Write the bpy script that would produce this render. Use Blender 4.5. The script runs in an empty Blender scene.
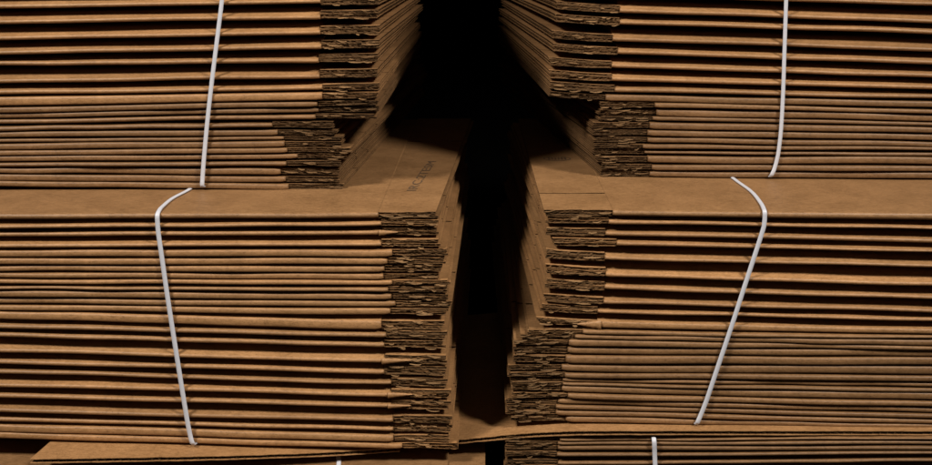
import bpy, math, random
from mathutils import Vector

scene = bpy.context.scene
C = scene.collection
rng = random.Random(7)

# ------------------------------------------------------------------ camera, light, exposure
D = 1.10                       # camera to the front plane of the stacks (m)
VX, VY = 487.0, -50.0          # eye level / optical axis, in photo pixels; 1 px = 1 mm on the front plane
cam = bpy.data.cameras.new('camera')
cam_o = bpy.data.objects.new('camera', cam)
C.objects.link(cam_o)
cam_o.location = (0, -D, 0)
cam_o.rotation_euler = (math.radians(90), 0, 0)
cam.sensor_width = 36
cam.lens = 36 * (D * 1000) / 932
cam.shift_x = (466 - VX) / 932
cam.shift_y = -(232.5 - VY) / 932
cam.clip_start = 0.05
cam.clip_end = 50
cam.dof.use_dof = True
cam.dof.focus_distance = D + 0.01
cam.dof.aperture_fstop = 16.0
scene.camera = cam_o

world = bpy.data.worlds.new('World')
scene.world = world
world.use_nodes = True
world.node_tree.nodes['Background'].inputs[0].default_value = (1.0, 0.9, 0.8, 1)
world.node_tree.nodes['Background'].inputs[1].default_value = 0.004

def area(name, loc, target, size, power, col):
    l = bpy.data.lights.new(name, 'AREA')
    l.shape = 'DISK'
    l.size = size
    l.energy = power
    l.color = col
    l.spread = math.radians(90)
    o = bpy.data.objects.new(name, l)
    C.objects.link(o)
    o.location = loc
    o.rotation_euler = (Vector(target) - Vector(loc)).to_track_quat('-Z', 'Y').to_euler()
area('lamp', (-1.36, -1.08, 1.42), (0.0, 0.0, -0.20), 0.45, 17.5, (1.0, 0.93, 0.82))
area('lamp', (1.40, -1.08, 1.42), (0.0, 0.0, -0.20), 0.45, 17.5, (1.0, 0.93, 0.82))
area('lamp', (0.05, -1.9, 0.55), (0.0, 0.0, -0.22), 1.0, 0.38, (1.0, 0.84, 0.66))  # added weak front fill to lighten the dark gaps, no known source

vs = scene.view_settings
vs.view_transform = 'Standard'
vs.look = 'None'
vs.exposure = -0.2
vs.gamma = 1.0
scene.cycles.max_bounces = 6
scene.cycles.diffuse_bounces = 3

# ------------------------------------------------------------------ helpers
def W(px, py, d=0.0):
    s = (D + d) / D * 0.001
    return Vector(((px - VX) * s, d, -(py - VY) * s))

def tag(o, label=None, cat=None, group=None, kind=None):
    if label: o['label'] = label
    if cat: o['category'] = cat
    if group: o['group'] = group
    if kind: o['kind'] = kind
    return o

def empty(name, loc):
    o = bpy.data.objects.new(name, None)
    o.empty_display_size = 0.02
    o.location = loc
    C.objects.link(o)
    return o

class MB:
    def __init__(s):
        s.v, s.f, s.m, s.sm = [], [], [], []
    def vert(s, p):
        s.v.append(tuple(p)); return len(s.v) - 1
    def face(s, ids, mat=0, smooth=False):
        s.f.append(tuple(ids)); s.m.append(mat); s.sm.append(smooth)
    def tube(s, rings, mat=0, smooth=True, caps=True, closed=True, sharp=(), alt={}, capmat=None):
        """rings: list of equal-length point lists, bridged in order."""
        idx = [[s.vert(p) for p in r] for r in rings]
        n = len(idx[0])
        for a, b in zip(idx, idx[1:]):
            for i in range(n if closed else n - 1):
                j = (i + 1) % n
                s.face((a[i], a[j], b[j], b[i]), alt.get(i, mat), smooth and i not in sharp)
        if caps and closed:
            cm = mat if capmat is None else capmat; s.face(idx[0][::-1], cm); s.face(idx[-1], cm)
    def build(s, name, mats, parent=None, origin=(0, 0, 0), color=None):
        me = bpy.data.meshes.new(name)
        o = Vector(origin)
        me.from_pydata([tuple(Vector(p) - o) for p in s.v], [], s.f)
        for m in mats: me.materials.append(m)
        me.polygons.foreach_set('material_index', s.m)
        me.polygons.foreach_set('use_smooth', s.sm)
        me.update()
        import bmesh
        bm = bmesh.new(); bm.from_mesh(me)
        bmesh.ops.recalc_face_normals(bm, faces=bm.faces)
        bm.to_mesh(me); bm.free()
        ob = bpy.data.objects.new(name, me)
        C.objects.link(ob)
        if parent: ob.parent = parent
        else: ob.location = o
        if color: ob.color = color
        return ob

# ------------------------------------------------------------------ materials
def nodes_of(name):
    m = bpy.data.materials.new(name)
    m.use_nodes = True
    nt = m.node_tree
    return m, nt, nt.nodes['Principled BSDF']

def board_material(name, col, col2, rough, bump):
    m, nt, b = nodes_of(name)
    N, L = nt.nodes.new, nt.links.new
    tc = N('ShaderNodeTexCoord')
    mp = N('ShaderNodeMapping'); mp.inputs['Scale'].default_value = (0.35, 1.0, 1.0)
    L(tc.outputs['Object'], mp.inputs[0])
    n1 = N('ShaderNodeTexNoise'); n1.inputs['Scale'].default_value = 420; n1.inputs['Detail'].default_value = 5
    n1.inputs['Roughness'].default_value = 0.7
    L(mp.outputs[0], n1.inputs['Vector'])
    n2 = N('ShaderNodeTexNoise'); n2.inputs['Scale'].default_value = 26; n2.inputs['Detail'].default_value = 4
    L(tc.outputs['Object'], n2.inputs['Vector'])
    n3 = N('ShaderNodeTexNoise'); n3.inputs['Scale'].default_value = 1500; n3.inputs['Detail'].default_value = 1
    L(mp.outputs[0], n3.inputs['Vector'])
    add = N('ShaderNodeMath'); add.operation = 'MULTIPLY_ADD'
    L(n1.outputs[0], add.inputs[0]); add.inputs[1].default_value = 0.65
    mul = N('ShaderNodeMath'); mul.operation = 'MULTIPLY'
    L(n2.outputs[0], mul.inputs[0]); mul.inputs[1].default_value = 0.35
    L(mul.outputs[0], add.inputs[2])
    rmp = N('ShaderNodeValToRGB')
    rmp.color_ramp.elements[0].position = 0.33; rmp.color_ramp.elements[0].color = (*col2, 1)
    rmp.color_ramp.elements[1].position = 0.64; rmp.color_ramp.elements[1].color = (*col, 1)
    L(add.outputs[0], rmp.inputs[0])
    sp = N('ShaderNodeValToRGB')              # dark recycled-fibre specks
    sp.color_ramp.elements[0].position = 0.30; sp.color_ramp.elements[0].color = (0.30, 0.27, 0.25, 1)
    sp.color_ramp.elements[1].position = 0.42; sp.color_ramp.elements[1].color = (1, 1, 1, 1)
    L(n3.outputs[0], sp.inputs[0])
    mx = N('ShaderNodeMix'); mx.data_type = 'RGBA'; mx.blend_type = 'MULTIPLY'; mx.inputs[0].default_value = 0.6
    L(rmp.outputs[0], mx.inputs[6]); L(sp.outputs[0], mx.inputs[7])
    oi = N('ShaderNodeObjectInfo')
    mx2 = N('ShaderNodeMix'); mx2.data_type = 'RGBA'; mx2.blend_type = 'MULTIPLY'; mx2.inputs[0].default_value = 1
    L(mx.outputs[2], mx2.inputs[6]); L(oi.outputs['Color'], mx2.inputs[7])
    L(mx2.outputs[2], b.inputs['Base Color'])
    b.inputs['Roughness'].default_value = rough
    b.inputs['Specular IOR Level'].default_value = 0.45 if rough < 0.6 else 0.15
    bp = N('ShaderNodeBump'); bp.inputs['Strength'].default_value = bump; bp.inputs['Distance'].default_value = 0.0006
    wv = N('ShaderNodeTexWave'); wv.bands_direction = 'Y'; wv.inputs['Scale'].default_value = 48; wv.inputs['Distortion'].default_value = 0.6
    L(tc.outputs['Object'], wv.inputs['Vector'])
    hm = N('ShaderNodeMath'); hm.operation = 'MULTIPLY_ADD'; hm.inputs[1].default_value = 0.22 if rough < 0.6 else 0.0
    L(wv.outputs['Fac'], hm.inputs[0]); L(n1.outputs[0], hm.inputs[2])
    L(hm.outputs[0], bp.inputs['Height']); L(bp.outputs[0], b.inputs['Normal'])
    return m

KRAFT = board_material('kraft_liner', (0.385, 0.203, 0.086), (0.20, 0.099, 0.036), 0.52, 0.25)
FLUTE = board_material('fluting_paper', (0.12, 0.066, 0.029), (0.06, 0.032, 0.013), 0.9, 0.6)
TORN = board_material('torn_paper', (0.42, 0.25, 0.12), (0.20, 0.11, 0.05), 0.9, 0.8)

CUTEDGE = board_material('cut_liner_edge', (0.15, 0.080, 0.034), (0.045, 0.024, 0.010), 0.9, 0.8)

STRING, nt, b = nodes_of('white_plastic_string')
b.inputs['Base Color'].default_value = (0.53, 0.54, 0.61, 1)
b.inputs['Roughness'].default_value = 0.45
tc = nt.nodes.new('ShaderNodeTexCoord')
nz = nt.nodes.new('ShaderNodeTexNoise'); nz.inputs['Scale'].default_value = 700
mp = nt.nodes.new('ShaderNodeMapping'); mp.inputs['Scale'].default_value = (1, 1, 0.06)
nt.links.new(tc.outputs['Object'], mp.inputs[0]); nt.links.new(mp.outputs[0], nz.inputs['Vector'])
bp = nt.nodes.new('ShaderNodeBump'); bp.inputs['Strength'].default_value = 0.35; bp.inputs['Distance'].default_value = 0.0005
nt.links.new(nz.outputs[0], bp.inputs['Height']); nt.links.new(bp.outputs[0], b.inputs['Normal'])

INK, nt, b = nodes_of('black_print_ink')
b.inputs['Roughness'].default_value = 0.8
nz = nt.nodes.new('ShaderNodeTexNoise'); nz.inputs['Scale'].default_value = 600
rm = nt.nodes.new('ShaderNodeValToRGB')
rm.color_ramp.elements[0].color = (0.035, 0.021, 0.012, 1); rm.color_ramp.elements[1].color = (0.12, 0.067, 0.032, 1)
nt.links.new(nz.outputs[0], rm.inputs[0]); nt.links.new(rm.outputs[0], b.inputs['Base Color'])

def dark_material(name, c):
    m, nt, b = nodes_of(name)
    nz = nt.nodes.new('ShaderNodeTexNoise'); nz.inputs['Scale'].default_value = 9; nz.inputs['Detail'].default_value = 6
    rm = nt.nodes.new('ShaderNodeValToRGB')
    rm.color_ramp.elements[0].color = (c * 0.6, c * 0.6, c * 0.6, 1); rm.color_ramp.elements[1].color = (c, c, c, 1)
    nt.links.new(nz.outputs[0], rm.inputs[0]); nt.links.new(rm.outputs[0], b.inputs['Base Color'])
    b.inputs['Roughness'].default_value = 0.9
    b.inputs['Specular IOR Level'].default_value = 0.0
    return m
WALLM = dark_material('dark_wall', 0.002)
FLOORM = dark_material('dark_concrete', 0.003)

# ------------------------------------------------------------------ setting
def sheet(name, pts, mat):
    mb = MB(); mb.face([mb.vert(p) for p in pts]); o = mb.build(name, [mat]); tag(o, kind='structure'); return o
FLOOR_Z = -0.600
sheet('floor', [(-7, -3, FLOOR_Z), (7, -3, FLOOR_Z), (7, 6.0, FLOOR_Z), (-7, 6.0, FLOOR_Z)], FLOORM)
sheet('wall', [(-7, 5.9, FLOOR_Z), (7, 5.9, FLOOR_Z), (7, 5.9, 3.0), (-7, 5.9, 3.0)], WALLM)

# ------------------------------------------------------------------ folded cartons
def lerp(a, b, t): return a + (b - a) * t

def waves(r, amp, lmin=0.09, lmax=0.45, n=3):
    ks = [(r.uniform(0, 6.28), 6.28 / r.uniform(lmin, lmax), amp * r.uniform(0.4, 1.0)) for _ in range(n)]
    return lambda x: sum(a * math.sin(p + k * x) for p, k, a in ks)

CUT = 0.0022                    # the slot cuts the fold away, so the flaps start behind the crease
def carton(c, d, depth, seed, label, cat_group, slots, xfar, bend=0.0, H=None, shreds=2, tear=0.0, skew=0.0):
    """c: dict with world-space line functions. Flaps point from x=c['xf'] to x=c['xe']."""
    r = random.Random(seed)
    xf, xe = c['xf'], c['xe']
    sg = 1 if xe > xf else -1
    zt, zb, Bt, Bb = c['zt'], c['zb'], c['Bt'], c['Bb']    # crease tip top/bottom, interior top/bottom (functions of x)
    dy0 = d + r.uniform(-0.0015, 0.0015)
    org = Vector(((xf + xfar) / 2, dy0, zb((xf + xfar) / 2)))
    root = empty('folded_carton', org)
    tag(root, label, 'carton', cat_group)
    g = r.uniform(0.80, 1.06) if not c.get('is_top') else 0.76; w = r.uniform(-0.010, 0.014)  # topmost cartons get a darker colour to dim their lit upper faces
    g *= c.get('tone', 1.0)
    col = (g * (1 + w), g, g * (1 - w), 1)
    wz = waves(r, 0.0 if c.get('is_top') else 0.00026); wy = waves(r, 0.0005)
    pinch = r.uniform(0.0, 0.0008)
    # --- body, the doubled panel with its folded front edge
    mb = MB()
    n = 44
    xs = [lerp(xfar, xf - sg * 0.012, i / n) for i in range(n + 1)] + [xf - sg * 0.006, xf - sg * 0.002, xf]
    rings = []
    for q, x in enumerate(xs):
        a, bb, T, B = zt(x), zb(x), Bt(x), Bb(x)
        dz, dy = wz(x), wy(x)
        h = a - bb
        end = max(0, 1 - abs(x - xf) / 0.008)
        mid = (a + bb) / 2
        rd = min(h * 0.55, 0.0028) if not c.get('tight') else 0.0017
        ring = []
        pts = []
        for i in range(9):                      # the fold
            th = math.radians(-90 + 180 * i / 8)
            pts.append((rd * (1 - math.cos(th)) + 0.0014 * end ** 3, mid + h / 2 * (1 + (0.25 if not c.get('tight') else 0.05) * end - 0.40 * end ** 3) * math.copysign(abs(math.sin(th)) ** (0.62 if c.get('tight') else 1.0), th), 1.0))
        dip = 0.0 if c.get('is_top') or c.get('tight') else 0.0003
        top = [(0.0045, 0.09, .9), (0.010, 0.34, .8), (0.018, 0.66, .6), (0.030, 0.90, .3), (0.060, 1.0, 0)]
        und = [(0.0045, 0.02, .9), (0.012, 0.12, .7), (0.028, 0.35, .4), (0.050, 0.70, .1), (0.085, 1.0, 0)]
        for s, k, ww in top: pts.append((s, lerp(a, T, k) - dip * max(0, 1 - s / 0.025), ww))
        pts.append((depth - 0.05, T, 0)); pts.append((depth - 0.01, lerp(a, T, 0.6), 0)); pts.append((depth, lerp(a, bb, 0.35), 0))
        pts.append((depth, lerp(a, bb, 0.65), 0)); pts.append((depth - 0.01, lerp(bb, B, 0.6), 0)); pts.append((depth - 0.05, B, 0))
        for s, k, ww in reversed(und): pts.append((s, lerp(bb, B, k), ww))
        for s, z, ww in pts: ring.append((x, dy0 + s + dy * ww, z + dz * ww))
        rings.append(ring)
    mb.tube(rings)
    mb.build('panel', [KRAFT], root, org, col)
    # --- flaps: two layers of real corrugated board, each cut through at the slot
    h = zt(xf) - zb(xf)
    top0 = c['blocktop'](xf)
    tl = H / 2 * 0.93
    lin = min(0.00065, tl * 0.2)
    L = abs(xe - xf)
    rise = c['rise']
    nx = max(14, int(L / 0.0022))
    for layer in (0, 1):
        fan = r.uniform(0.0, 0.07) * H
        lend = xe + sg * r.uniform(-0.0026, 0.0012)
        for (s0, s1) in ((CUT, slots[layer]), (slots[layer] + 0.0028, depth)):
            front = s0 == CUT
            fm = MB()
            def sx(x, s):
                return x + skew * s * abs(x - xf) / L
            def ztop(x, s):
                u = min(1.0, abs(x - xf) / L)
                z = top0 + rise * min(1.0, s / 0.045) + bend * (u ** 1.5)
                z -= layer * (tl + 0.07 * H * (0.4 + u))
                return z + fan * (u - 0.5) * (-1 if layer else 1) * 0.5
            cxs = [lerp(xf + sg * 0.00002, lend, i / nx) for i in range(nx + 1)]
            curl_a, curl_b = waves(r, 0.0002, 0.02, 0.1), waves(r, 0.0002, 0.02, 0.1)
            for li in (0, 1):                      # the two liners
                rg = []
                jag = 0.0
                for i, x in enumerate(cxs):
                    jag = 0.7 * jag + r.uniform(0, 0.0006)
                    if r.random() < 0.04: jag += r.uniform(0.001, 0.003)
                    jf = jag if front else jag * 0.5
                    if i == 0: jf = 0.001
                    zo = 0 if li == 0 else -(tl - lin)
                    cz = (curl_a if li == 0 else curl_b)(x) * (1 if front else 0.4)
                    cz = min(cz, 0.0004) if li == 0 and layer == 0 and c.get('is_top') else cz
                    ring = []
                    sm = min(s0 + 0.045, s1 - 0.004)
                    for s, oz in ((s0 + jf, cz), (s0 + 0.006, 0), (sm, 0), (s1, 0)):
                        ring.append((sx(x, s), dy0 + s, ztop(x, s) + zo + oz))
                    for s, oz in ((s1, 0), (sm, 0), (s0 + 0.006, 0), (s0 + jf + r.uniform(0, 0.0004), cz)):
                        ring.append((sx(x, s), dy0 + s, ztop(x, s) + zo - lin + oz))
                    rg.append(ring)
                fm.tube(rg, 0, False, alt={7: 3}, capmat=3)
            # corrugated medium, flutes running along x
            pitch = 0.0066
            ph = r.uniform(0, 6.28)
            ns = int((s1 - s0) / pitch * 7)
            s00 = s0 + (0.0011 if front else 0.0005)
            rg = []
            for k in range(6):
                x = lerp(xf + sg * 0.00002, lend - sg * 0.0013, k / 5)
                ring = []
                for i in range(ns + 1):
                    s = lerp(s00, s1 - 0.0004, i / ns)
                    zc = ztop(x, s) - tl / 2
                    ring.append((sx(x, s), dy0 + s, zc + (tl / 2 - lin) * 0.98 * math.sin(ph + 6.2832 * s / pitch)))
                rg.append(ring)
            fm.tube(rg, 1, True, closed=False)
            if front:
                # crushed medium stuck in the cut, in uneven lengths, and torn slivers of liner
                rg = []
                for x in cxs:
                    y = dy0 + CUT + 0.0013 + r.uniform(-0.0005, 0.0005)
                    zt_, zb_ = ztop(x, 0) - lin * 0.6, ztop(x, 0) - tl + lin * 0.6
                    zm = lerp(zt_, zb_, r.uniform(0.35, 0.65))
                    rg.append([(x, y + r.uniform(0, 0.0006), zt_), (x, y + r.uniform(-0.0004, 0.0016), zm), (x, y + r.uniform(0, 0.0006), zb_)])
                fm.tube(rg, 3, False, closed=False)
                x = 0.0
                while x < L - 0.004:
                    ln = r.uniform(0.006, 0.026)
                    if r.random() < 0.30:
                        x1 = min(L - 0.001, x + ln)
                        rg = []
                        zc = r.uniform(0.25, 0.75); th = r.uniform(0.10, 0.3) * tl; yy = r.uniform(0.0006, 0.0024)
                        m_ = max(3, int((x1 - x) / 0.0025))
                        for i in range(m_ + 1):
                            X = xf + sg * lerp(x, x1, i / m_)
                            z = ztop(X, 0) - tl * (zc + r.uniform(-0.09, 0.09))
                            y = dy0 + CUT + yy + r.uniform(-0.0006, 0.0006)
                            t2 = th * (0.35 + 0.65 * math.sin(math.pi * (i + 0.5) / (m_ + 1))) * r.uniform(0.6, 1.2)
                            rg.append([(X, y, z + t2 / 2), (X, y + 0.004, z + t2 * 0.4), (X, y + 0.004, z - t2 * 0.4), (X, y + r.uniform(0, 0.0006), z - t2 / 2)])
                        fm.tube(rg, r.choice((1, 1, 3, 2)), False)
                    x += ln
                for _ in range(shreds - 1 if r.random() < 0.7 else shreds + 1):
                    a0 = r.uniform(0.002, L * 0.85); ln = r.uniform(0.004, 0.016)
                    m_ = 5; rg = []
                    base = r.choice((0.0, 0.95)) ; drop = r.uniform(-0.4, 1.0) * 0.0016
                    wd = r.uniform(0.0006, 0.0015)
                    for i in range(m_ + 1):
                        X = xf + sg * min(L, a0 + ln * i / m_)
                        z = ztop(X, 0) - tl * base - drop * math.sin(i / m_ * 2.2) + r.uniform(-.0002, .0002)
                        y = dy0 + CUT - 0.0002 - 0.0009 * math.sin(i / m_ * 3.1)
                        ww = wd * (0.3 + 0.7 * math.sin(math.pi * (i + 0.3) / (m_ + 0.6)))
                        rg.append([(X, y, z + ww / 2), (X, y + 0.0005, z + ww / 2), (X, y + 0.0005, z - ww / 2), (X, y, z - ww / 2)])
                    fm.tube(rg, 2, False)
                if tear and layer == 0:
                    # the fold's own liner has torn off along the cut and still covers the first part of it
                    rg = []; m_ = 14; ln = tear
                    for i in range(m_ + 1):
                        t = i / m_
                        X = xf + sg * (ln * t - 0.003)
                        hh = lerp(h * 1.4, 0.0006, t ** 1.2) * r.uniform(0.85, 1.1)
                        zc = lerp((zt(xf) + zb(xf)) / 2, top0 - H * 0.55 + bend * 0.1, t)
                        y = dy0 - 0.0012 + (CUT + 0.0006) * t + r.uniform(-.0002, .0002)
                        rg.append([(X, y + 0.0012, zc + hh / 2), (X, y, zc + hh * 0.2), (X, y, zc - hh * 0.25), (X, y + 0.0012, zc - hh / 2),
                                   (X, y + 0.0018, zc - hh / 2), (X, y + 0.0018, zc + hh / 2)])
                    fm.tube(rg, 0, True)
            fo = fm.build('flap', [KRAFT, FLUTE, TORN, CUTEDGE], root, org, col)
            if layer == 0: c.setdefault('flaps', []).append(fo)
    c['root'] = root; c['org'] = org; c['y0'] = dy0
    return root

ORD = ['', 'first', 'second', 'third', 'fourth', 'fifth', 'sixth', 'seventh', 'eighth', 'ninth', 'tenth', 'eleventh', 'twelfth', 'thirteenth',
       'fourteenth', 'fifteenth', 'sixteenth', 'seventeenth', 'eighteenth', 'nineteenth', 'twentieth', 'twenty-first', 'twenty-second',
       'twenty-third', 'twenty-fourth', 'twenty-fifth', 'twenty-sixth', 'twenty-seventh', 'twenty-eighth', 'twenty-ninth', 'thirtieth']

def stack(rows, d, depth, side, xa, xfar_px, where, group, slots, bends, seed, labeler, top_flat, tears={}, skew=lambda k: 0.0, tone=lambda k: 1.0):
    """rows: (top, bottom) of the lit front edge at reference column xa, the same at the flap start, flap start px, flap end px."""
    def line(ya, yf, pf):
        pa = xa
        def f(x):
            px = x / ((D + d) / D * 0.001) + VX
            lo, hi = (-30, pf) if side > 0 else (pf, 965)
            px = min(max(px, lo), hi)
            return W(0, lerp(ya, yf, (px - pa) / (pf - pa)), d).z
        return f
    n = len(rows)
    made = []
    for k, (at, ab, ft, fb, pf, pe) in enumerate(rows):
        nx_ = rows[k + 1] if k < n - 1 else None
        up0 = rows[k - 1] if k else None
        loose = bool(nx_ and nx_[2] - fb > 3.0)
        mx, q_ = (4.2, 0.82) if loose else (9.0, 1.0)
        if not loose and nx_ and k:
            ea, ef = max(0, nx_[0] - ab - 2.1) / 2, max(0, nx_[2] - fb - 2.1) / 2
            ua, uf = max(0, at - up0[1] - 2.1) / 2, max(0, ft - up0[3] - 2.1) / 2
            at, ab, ft, fb = at - min(ua, 1), ab + ea, ft - min(uf, 1), fb + ef
        tipa, tipf = min((ab - at) * q_, mx), min((fb - ft) * q_, mx)
        c = dict(tone=tone(k), xf=W(pf, 0, d).x, xe=W(pe, 0, d).x)
        c['tight'] = not loose
        c['zb'] = line(ab, fb, pf)
        c['zt'] = line(ab - tipa, fb - tipf, pf)
        up, dn = (rows[k - 1] if k else None), (rows[k + 1] if k < n - 1 else None)
        if up:
            ga, gf = (at - up[1]), (ft - up[3])
            c['Bt'] = line(at - 0.60 * ga + 0.15, ft - 0.60 * gf + 0.15, pf)
        else:
            c['Bt'] = line(at, ft, pf) if top_flat else line(at - 5, ft - 5, pf)
        if dn:
            ga, gf = (dn[0] - ab), (dn[2] - fb)
            c['Bb'] = line(dn[0] - 0.60 * ga - 0.15, dn[2] - 0.60 * gf - 0.15, pf)
        else:
            c['Bb'] = line(ab, fb, pf)
        p_up = (ft + fb) / 2 - (up[2] + up[3]) / 2 if up else 12
        p_dn = (dn[2] + dn[3]) / 2 - (ft + fb) / 2 if dn else 12
        sc = (D + d) / D * 0.001
        H = min(0.0088, 0.75 * min(p_up, p_dn) * sc) if (up or dn) else 0.008
        H = max(H, 0.0032)
        cy = (ft + fb) / 2 if fb - ft < 7 else fb - 4.2
        zc = W(0, cy, d).z
        is_top = (k == 0 and top_flat)
        if is_top: c['tight'] = False
        if is_top:
            zc = c['zt'](c['xf']) - H / 2
            c['is_top'] = True
        c['blocktop'] = lambda x, zc=zc, H=H: zc + H / 2
        c['rise'] = 0.0 if is_top else 0.0006
        carton(c, d, depth, seed + k, labeler(k, n), group, slots(k), W(xfar_px, 0, d).x, bends(k) * sc, H, tear=tears.get(k, 0), skew=skew(k))
        made.append(c)
    return made

# upper left bundle --------------------------------------------------
DUL, DUR, DLL, DLR = 0.075, 0.16, -0.03, 0.0
UL = [(-30, -24, -31.5, -26.5, 320, 380), (-14, -8, -16, -11, 320, 380),
      (1.5, 7.5, -1, 3.5, 320, 380), (14, 23, 11, 19, 320, 379), (30, 39, 26, 34.5, 320, 379), (45, 53.5, 41.5, 49, 321, 379),
      (59.5, 65.5, 56, 63, 318, 377), (73.5, 82.5, 71, 78.5, 319, 378), (88, 94, 85.5, 90, 322, 379), (97, 104.5, 93.5, 99.5, 322, 378),
      (106.5, 111.5, 102, 106.5, 317, 378), (112.5, 117, 108.5, 112.5, 318, 378), (118, 123, 114, 119, 315, 375),
      (124.5, 130, 122.5, 127, 272, 333), (132, 137, 131, 135.5, 277, 336), (139, 142, 137, 140, 283, 341), (143.5, 149, 141.5, 147, 284, 341),
      (150.5, 155, 148, 152, 287, 352), (156, 161, 155, 158.5, 297, 347), (162, 166.5, 161, 166, 286, 340), (168.5, 173.5, 170, 175, 280, 338),
      (175.5, 181.5, 177.5, 182.5, 285, 338), (182, 187, 184.5, 190, 288, 343)]
UL = [(-30 - 16 * i, -23 - 16 * i, -31.5 - 16 * i, -25 - 16 * i, 320, 380 + (i * 7) % 3) for i in range(4, 0, -1)] + UL  # unseen cartons added on top to shade the inner sides of the gap
def lab_bottom(where):
    def f(k, n):
        i = n - k
        if i == 1: return 'flattened brown carton at the very bottom of the %s bundle' % where
        return 'flattened brown carton, %s from the bottom of the %s bundle' % (ORD[i], where)
    return f
stack(UL, DUL, 0.75, 1, 60, -330, 'upper left', 'flat cartons in the upper left bundle',
      lambda k: (0.10 + 0.015 * math.sin(k * 2.1), 0.16 + 0.02 * math.sin(k * 1.3)),
      lambda k: 1.0 if k < 16 else -0.5, 100, lab_bottom('upper left'), False, tone=lambda k: 1.0 if k < 14 else 0.68, skew=lambda k: (0.0 if k < 17 else 0.06) + 0.005 * math.sin(k * 2.3))

# upper right bundle -------------------------------------------------
UR = [(-30, -23, -36, -30, 620, 557), (-15, -9, -22, -17, 620, 557), (-1, 3.5, -9, -4, 620, 557), (14, 21, 6, 12.5, 620, 557), (27, 32, 19.5, 24, 620, 555), (43.5, 49.5, 36, 41, 613, 552),
      (55.5, 62.5, 49, 54, 618, 554), (71, 76, 63, 67.5, 612, 549), (83, 88, 75, 81, 612, 549), (93, 97.5, 86, 92, 615, 549),
      (101.5, 106, 96, 101, 606, 549), (108.5, 112, 103, 107, 655, 600), (114, 120, 110, 116, 657, 599), (121.5, 124, 117, 120.5, 653, 600),
      (127.5, 132, 123, 129, 650, 593), (134, 139, 130.5, 136, 648, 594), (142, 146, 138, 142.5, 648, 595), (147, 150, 145, 148.5, 643, 595),
      (152, 156, 151, 154, 645, 593), (157.5, 163.5, 157.5, 163, 648, 597), (166.5, 171, 165, 170, 652, 602), (173, 178.5, 172, 177, 650, 601)]
UR = [(-30 - 16 * i, -23 - 16 * i, -36 - 16 * i, -30 - 16 * i, 620, 557 - (i * 5) % 3) for i in range(4, 0, -1)] + UR  # extra unseen cartons, added so this bundle throws shade across the gap
stack(UR, DUR, 0.75, -1, 872, 1240, 'upper right', 'flat cartons in the upper right bundle',
      lambda k: (0.12 + 0.03 * math.sin(k * 2.7), 0.17 + 0.02 * math.sin(k * 1.9)),
      lambda k: 4.0 if k < 15 else 0.3, 200, lab_bottom('upper right'), False, tone=lambda k: 0.95 if k < 14 else 0.64, skew=lambda k: (-0.070 if k < 15 else -0.13) + 0.005 * math.sin(k * 2.9))

# lower left bundle --------------------------------------------------
LL = [(214, 219.5, 213, 218.5, 378, 437), (224, 228.5, 221.5, 226, 381, 438), (232, 237, 230, 235.5, 382, 438), (242.5, 247.5, 241.5, 246, 381, 440),
      (251.5, 256, 251, 256, 392, 449), (259.5, 264, 259, 264, 387, 445), (267, 271, 267, 272.5, 384, 442), (274, 278, 274.5, 280, 383, 438),
      (280, 283.5, 281, 285, 392, 449), (286, 289.5, 287.5, 292, 388, 446), (292, 297.5, 295.5, 300, 391, 449), (300, 304.5, 302.5, 307, 395, 451),
      (306.5, 311, 310, 315, 390, 447), (314, 319.5, 318, 330, 381, 444), (324.5, 330, 333, 338, 386, 446), (334, 339, 342, 348, 384, 445),
      (347.5, 354, 357, 363, 385, 446), (360, 366, 369, 374.5, 384, 446), (371.5, 376, 382, 385.5, 391, 448), (382.5, 388.5, 392, 397, 391, 450),
      (395, 400, 404, 408, 391, 450), (409, 414, 418, 423, 393, 451), (418.5, 424, 428, 432, 393, 452), (428, 434, 437.5, 442.5, 393, 450),
      (435, 440.5, 445, 449.5, 402, 459)]
LL_TEAR = {16: 0.030, 19: 0.024, 20: 0.022, 2: 0.018}
def lab_ll(k, n):
    if k == 0: return 'flattened carton with faded black print, topmost in the lower left bundle'
    if k == n - 1: return 'flattened brown carton at the very bottom of the lower left bundle'
    t = ' with torn liner' if k in (16, 19, 20) else ''
    return 'flattened carton%s, %s from the top of the lower left bundle' % (t, ORD[k + 1])
mLL = stack(LL, DLL, 0.60, 1, 60, -330, 'lower left', 'flat cartons in the lower left bundle',
      lambda k: (0.40, 0.09) if k == 0 else (0.10 + 0.02 * math.sin(k * 1.7), 0.15 + 0.02 * math.sin(k)),
      lambda k: 0.0 if k < 9 else -0.8, 300, lab_ll, True, LL_TEAR, skew=lambda k: 0.045 if k == 0 else 0.012 + 0.006 * math.sin(k * 2.3))

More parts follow.
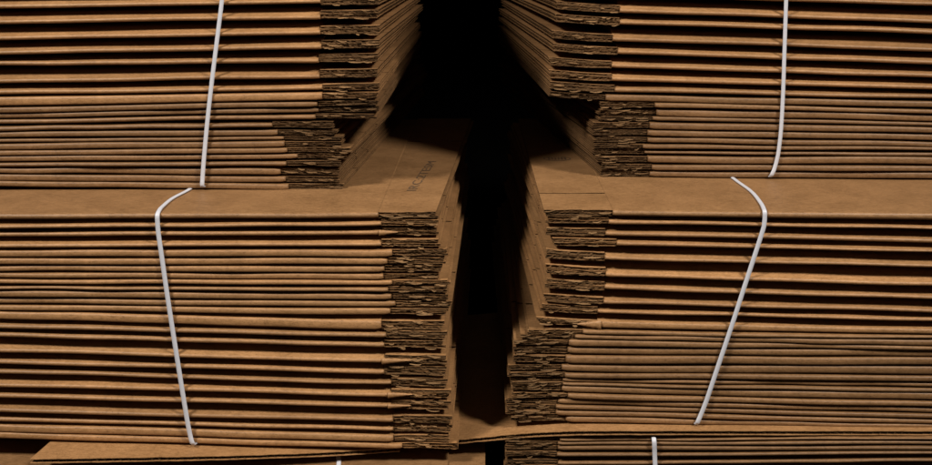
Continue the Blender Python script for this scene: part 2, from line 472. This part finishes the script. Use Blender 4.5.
# lower right bundle -------------------------------------------------
LR = [(213, 219.5, 210.5, 216, 613, 545), (225, 228.5, 219, 224.5, 609, 546), (237, 242, 231, 236, 606, 546), (247.5, 251, 241, 246, 617, 553),
      (262, 266, 255.5, 260, 605, 547), (278.5, 284.5, 270, 277, 606, 545), (293.5, 298, 285, 290, 605, 545), (307, 311.5, 300, 304.5, 604, 544),
      (316.5, 320.5, 310, 314, 598, 541), (329.5, 333.5, 323, 328, 598, 538), (335.5, 338.3, 331, 334.5, 583, 527), (339.5, 344.5, 335.5, 339, 575, 520),
      (345.5, 349.3, 340, 346, 569, 513), (350.5, 356.5, 349, 354, 568, 512), (358, 365, 357, 364, 566, 511), (367, 374.5, 366, 372, 562, 509),
      (376, 381, 373.5, 378, 565, 508), (383, 386.5, 379.5, 382.5, 563, 511), (388.2, 391.5, 383.5, 386, 563, 511), (392.8, 399.3, 387, 392.5, 562, 511),
      (401, 405.5, 394, 398.7, 568, 511), (407.3, 411.5, 400, 404.3, 558, 506), (413, 416.8, 405.7, 409.5, 556, 506), (418.7, 422.5, 411, 415.5, 556, 505),
      (424, 427.5, 417, 422.5, 566, 511)]
def lab_lr(k, n):
    if k == 0: return 'flattened carton with slotted flap, topmost in the lower right bundle'
    if k == n - 1: return 'flattened brown carton at the very bottom of the lower right bundle'
    t = ' with torn flap' if k == 9 else ''
    return 'flattened carton%s, %s from the top of the lower right bundle' % (t, ORD[k + 1])
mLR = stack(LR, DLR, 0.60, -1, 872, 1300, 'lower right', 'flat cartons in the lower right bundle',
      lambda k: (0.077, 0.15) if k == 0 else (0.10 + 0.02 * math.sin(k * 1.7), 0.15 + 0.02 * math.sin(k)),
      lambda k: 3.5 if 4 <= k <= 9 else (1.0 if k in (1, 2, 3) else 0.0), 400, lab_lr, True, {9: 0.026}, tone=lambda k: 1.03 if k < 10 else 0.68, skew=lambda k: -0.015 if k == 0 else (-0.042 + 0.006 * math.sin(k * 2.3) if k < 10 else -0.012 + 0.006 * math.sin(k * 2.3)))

# bottom bundles, mostly below the frame -----------------------------
BR = [(438.6, 440.4, 439.3, 442, 560, 505), (442, 445, 443, 445.7, 558, 505), (447, 450.5, 447, 450.7, 558, 505), (451.5, 454.7, 453, 457, 557, 505),
      (459, 462.5, 462, 466, 558, 505), (468, 472, 470, 474, 558, 505)]
def lab_br(k, n):
    if k == 0: return 'flattened carton topmost in the bottom right bundle'
    return 'flattened carton, %s from the top of the bottom right bundle' % ORD[k + 1]
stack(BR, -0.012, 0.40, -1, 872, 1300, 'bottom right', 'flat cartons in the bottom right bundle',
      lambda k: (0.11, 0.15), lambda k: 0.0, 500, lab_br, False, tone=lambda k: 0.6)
DBL = -0.078
def ybl(z): return -z / ((D + DBL) / D * 0.001) + VY
b0, b1 = ybl(-0.497), ybl(-0.502)
BL = [(b0, b0 + 6, b1, b1 + 6, 446, 484), (b0 + 14, b0 + 20, b1 + 10, b1 + 15, 446, 484), (b0 + 27, b0 + 33, b1 + 22, b1 + 27, 446, 484)]
def lab_bl(k, n):
    return ('flattened carton showing its top face below the left loose sheet',
            'flattened brown carton, second from the top of the bottom left bundle',
            'flattened brown carton, third from the top of the bottom left bundle')[k]
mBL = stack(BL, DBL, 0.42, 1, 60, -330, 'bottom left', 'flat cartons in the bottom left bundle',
      lambda k: (0.036, 0.10), lambda k: 0.0, 600, lab_bl, True, tone=lambda k: 0.78)  # shadow of the bundle above put into the board colour

# ------------------------------------------------------------------ loose single sheets of corrugated board
def board(name, front, back, t, label, seed, group=None):
    """front / back: matching lists of top-surface points along the two long edges; built as liner, real fluting, liner."""
    r = random.Random(seed)
    root = empty(name, (front[0] + front[-1]) / 2)
    tag(root, label, 'cardboard sheet', group)
    org = root.location.copy()
    lin = 0.0006
    def dens(P, m):
        out = []
        for i in range(m + 1):
            u = i / m * (len(P) - 1); k = min(int(u), len(P) - 2)
            t_ = u - k
            p0, p1, p2, p3 = P[max(k - 1, 0)], P[k], P[k + 1], P[min(k + 2, len(P) - 1)]
            out.append(0.5 * ((2 * p1) + (p2 - p0) * t_ + (2 * p0 - 5 * p1 + 4 * p2 - p3) * t_ ** 2 + (3 * p1 - p0 - 3 * p2 + p3) * t_ ** 3))
        return out
    length = sum((a - b).length for a, b in zip(front, front[1:]))
    m = int(length / 0.0011)
    F, B = dens(front, m), dens(back, m)
    ph = r.uniform(0, 6)
    for li in (0, 1):
        mb = MB(); rg = []
        ja = 0
        for i in range(0, m + 1, 2):
            zo = Vector((0, 0, 0 if li == 0 else -(t - lin)))
            ja = 0.7 * ja + r.uniform(-0.0003, 0.0003)
            f = F[i] + Vector((0, ja, 0)) + zo; bk = B[i] + zo
            dn = Vector((0, 0, -lin))
            rg.append([f, f.lerp(bk, 0.02), bk, bk + dn, (f.lerp(bk, 0.02)) + dn, f + dn])
        mb.tube(rg, 0, False)
        mb.build('liner', [KRAFT], root, org, (0.98, 0.98, 0.98, 1))
    mb = MB()
    rg = []
    acc = 0
    for i in range(m + 1):
        if i: acc += (F[i] - F[i - 1]).length
        z = -t / 2 + (t / 2 - lin) * 0.98 * math.sin(ph + acc * 6.2832 / 0.0072)
        f = F[i] + Vector((0, 0.0008, z)); bk = B[i] + Vector((0, 0, z))
        rg.append([f, bk])
    mb.tube(rg, 1, True, closed=False)
    mb.build('fluting', [KRAFT, FLUTE], root, org)
    return root

def plane_d(py, z):                # depth at which height z shows at photo row py
    return D * (-z * 1000 / (py - VY) - 1)
def on(px, py, z):
    return W(px, py, plane_d(py, z))
fl = [on(30, 459.0, -0.4795), on(130, 457.6, -0.4815), on(230, 455.6, -0.4845), on(330, 452.0, -0.4880), on(400, 447.5, -0.4905)]
bl = [Vector((p.x + 0.045, 0.30, p.z + 0.0005)) for p in fl]
board('cardboard_sheet', fl, bl, 0.0042, 'loose sheet of brown cardboard jutting out under the lower left bundle', 31)
fr = [on(440, 441.0, -0.4862), on(475, 438.0, -0.4842), on(510, 434.6, -0.4810), on(545, 432.2, -0.4775), on(600, 430.8, -0.4746), on(750, 430.8, -0.4760), on(932, 431.0, -0.4776), on(1020, 431.0, -0.4776)]
br = [Vector((p.x * 1.05, 0.36, p.z + 0.0008)) for p in fr]
board('cardboard_sheet', fr, br, 0.0044, 'loose sheet of brown cardboard under the lower right bundle, crossing the gap', 32)

# ------------------------------------------------------------------ strings
def string(pts, label, w=0.0046, t=0.0018):
    P = [Vector(p) for p in pts]
    n = len(P)
    out = []
    for k in range(n):
        p0, p1, p2, p3 = P[(k - 1) % n], P[k], P[(k + 1) % n], P[(k + 2) % n]
        m = max(2, min(24, int((p2 - p1).length / 0.006)))
        # centripetal-ish: shorten tangents on uneven spacing
        l = (p2 - p1).length
        m1 = (p2 - p0); m1 = m1 / max(m1.length, 1e-6) * min(l, (p1 - p0).length) * 1.0
        m2 = (p3 - p1); m2 = m2 / max(m2.length, 1e-6) * min(l, (p3 - p2).length) * 1.0
        for i in range(m):
            u = i / m
            out.append((2*u**3-3*u*u+1) * p1 + (u**3-2*u*u+u) * m1 + (-2*u**3+3*u*u) * p2 + (u**3-u*u) * m2)
    cen = sum(out, Vector()) / len(out)
    mb = MB(); rg = []
    N = len(out)
    for i in range(N):
        tan = (out[(i + 1) % N] - out[i - 1]).normalized()
        nrm = Vector((0, out[i].y - cen.y, out[i].z - cen.z))
        # which face of the bundle is this on: blend smoothly
        side = Vector((1, 0, 0)); side = (side - tan * side.dot(tan)).normalized()
        nn = tan.cross(side).normalized()
        rg.append([out[i] + side * math.cos(a) * w / 2 + nn * math.sin(a) * t / 2 for a in [j * math.pi / 5 for j in range(10)]])
    rg.append(rg[0])
    mb.tube(rg, 0, True, caps=False)
    o = mb.build('string', [STRING], None, W(0, 0, 0) * 0 + out[0])
    tag(o, label, 'string')
    return o

def loop(front, d, ztop, zbot, depth, xback_t, xback_b, first=None, ybot=0.02):
    f = [W(px, py, d - 0.0030) for px, py in front]
    pts = list(first or []) + f
    pts += [Vector((f[-1].x + 0.002, d + ybot, zbot)), Vector((xback_b, d + depth - 0.02, zbot)), Vector((xback_b, d + depth + 0.003, zbot + 0.02)),
            Vector((xback_t, d + depth + 0.003, ztop - 0.02)), Vector((xback_t, d + depth - 0.02, ztop))]
    return pts
# upper left
string(loop([(227, -45), (224, -20), (221.5, 4), (217, 40), (212, 80), (207.5, 120), (203.8, 160), (202.3, 181), (202.4, 186.5)], DUL, 0.055, W(0, 188.5, DUL).z + 0.0006, 0.75, -0.29, -0.31,
            [Vector((-0.288, DUL + 0.02, 0.0)) + Vector((0, 0, 0.001))]),
       'white string running down the upper left bundle to its bottom edge')
# upper right
string(loop([(787, -45), (786.5, -20), (786, 4), (784.5, 50), (783, 95), (781, 130), (778, 155), (774, 170), (770.5, 176.5)], DUR, 0.055, W(0, 178.5, DUR).z + 0.0006, 0.75, 0.33, 0.31,
            [Vector((0.345, DUR + 0.02, 0.0))]),
       'white string on the upper right bundle curling left at its bottom edge')
# lower left
zl = W(0, 214.3, DLL).z
p1 = on(188, 190, zl + 0.0018); p2 = on(172, 198.5, zl + 0.0018); p3 = on(160.3, 208.5, zl + 0.0022); p4 = W(157.4, 214.2, DLL - 0.0022)
string(loop([(157.3, 219), (158.2, 232), (162.5, 262), (168, 300), (175, 345), (182.5, 392), (188, 425), (191, 439), (193.5, 444.5)], DLL, zl + 0.001, W(0, 445, DLL).z + 0.0004, 0.60, -0.28, -0.30,
            [p1, p2, p3, p4]),
       'white string slanting right down the front of the lower left bundle')
# lower right
zr = W(0, 212.8, DLR).z
p1 = on(737, 181, zr + 0.0018); p2 = on(752, 192, zr + 0.0018); p3 = on(761.5, 204, zr + 0.0022); p4 = W(764.6, 211, DLR - 0.0022)
string(loop([(764.8, 215), (764, 226), (756.5, 250), (745, 285), (732, 325), (718.5, 365), (706, 402), (699.5, 418), (696.5, 424)], DLR, zr + 0.001, W(0, 425, DLR).z + 0.0004, 0.60, 0.26, 0.24,
            [p1, p2, p3, p4]),
       'white string slanting left down the front of the lower right bundle')
# bottom right
string(loop([(654, 439), (654.5, 448), (655, 462), (655.5, 472)], -0.012, -0.4895, W(0, 473, 0).z, 0.40, 0.17, 0.17,
            [Vector((0.1672, 0.03, -0.4888))]),
       'white string on the front of the bottom right bundle below the sheet')
# bottom left, lying over the top carton
zz = -0.4992
p0 = Vector((W(338, 452, -0.03).x * 1.0, 0.0, zz)); 
a0 = on(338.3, 455, zz - 0.0005); a1 = on(338.8, 464, zz - 0.001)
string([a0 + Vector((0, 0.05, 0.0006)), a0, a1, Vector((a1.x, DBL + 0.004, zz - 0.0022)), Vector((a1.x, DBL - 0.0016, zz - 0.006)), Vector((a1.x, DBL - 0.0016, zz - 0.030)),
        Vector((a1.x, DBL + 0.03, zz - 0.034)), Vector((a1.x, 0.3, zz - 0.034)), Vector((a1.x, 0.345, zz - 0.02)), Vector((a1.x, 0.34, zz))],
       'short piece of white string seen on the bottom left bundle below the sheet')

# ------------------------------------------------------------------ faded print on the two top cartons
def text_mesh(body, size):
    cu = bpy.data.curves.new('t', 'FONT'); cu.body = body; cu.size = size; cu.extrude = 0.0; cu.resolution_u = 3
    o = bpy.data.objects.new('t', cu); C.objects.link(o)
    bpy.context.view_layer.update()
    me = bpy.data.meshes.new_from_object(o.evaluated_get(bpy.context.evaluated_depsgraph_get()))
    bpy.data.objects.remove(o); bpy.data.curves.remove(cu)
    return me
c0 = mLL[0]
me = text_mesh('IRC:2TESM', 0.0145)
ztx = c0['blocktop'](c0['xf']) + 0.00035
s = on(415.5, 191.0, ztx)
org = c0['org']
for v in me.vertices:
    x, y = v.co.x, v.co.y
    v.co = Vector((s.x - y + x * 0.22, s.y + x * 2.5, ztx)) - org
me.materials.append(INK)
o = bpy.data.objects.new('printed_text', me); C.objects.link(o); o.parent = c0['flaps'][0]
c0 = mLR[0]
zt_ = c0['blocktop'](c0['xf']) + 0.00035
ce = on(557, 158.5, zt_)
mb = MB()
def ellipse(rx, ry, rx2, ry2):
    a = [mb.vert((ce.x + rx * math.cos(i * math.pi / 16), ce.y + ry * math.sin(i * math.pi / 16), zt_)) for i in range(32)]
    bq = [mb.vert((ce.x + rx2 * math.cos(i * math.pi / 16), ce.y + ry2 * math.sin(i * math.pi / 16), zt_)) for i in range(32)]
    for i in range(32): mb.face((a[i], a[(i + 1) % 32], bq[(i + 1) % 32], bq[i]))
ellipse(0.017, 0.014, 0.0155, 0.0125)
for dx in (-0.010, -0.006, -0.002, 0.002, 0.006, 0.010):
    for dyv in (-0.005, 0.0, 0.005):
        mb.face([mb.vert((ce.x + dx + q * 0.0013, ce.y + dyv + w_ * 0.0016, zt_)) for q, w_ in ((-1, -1), (1, -1), (1, 1), (-1, 1))])
o = mb.build('printed_stamp', [INK], c0['flaps'][1], c0['org'])
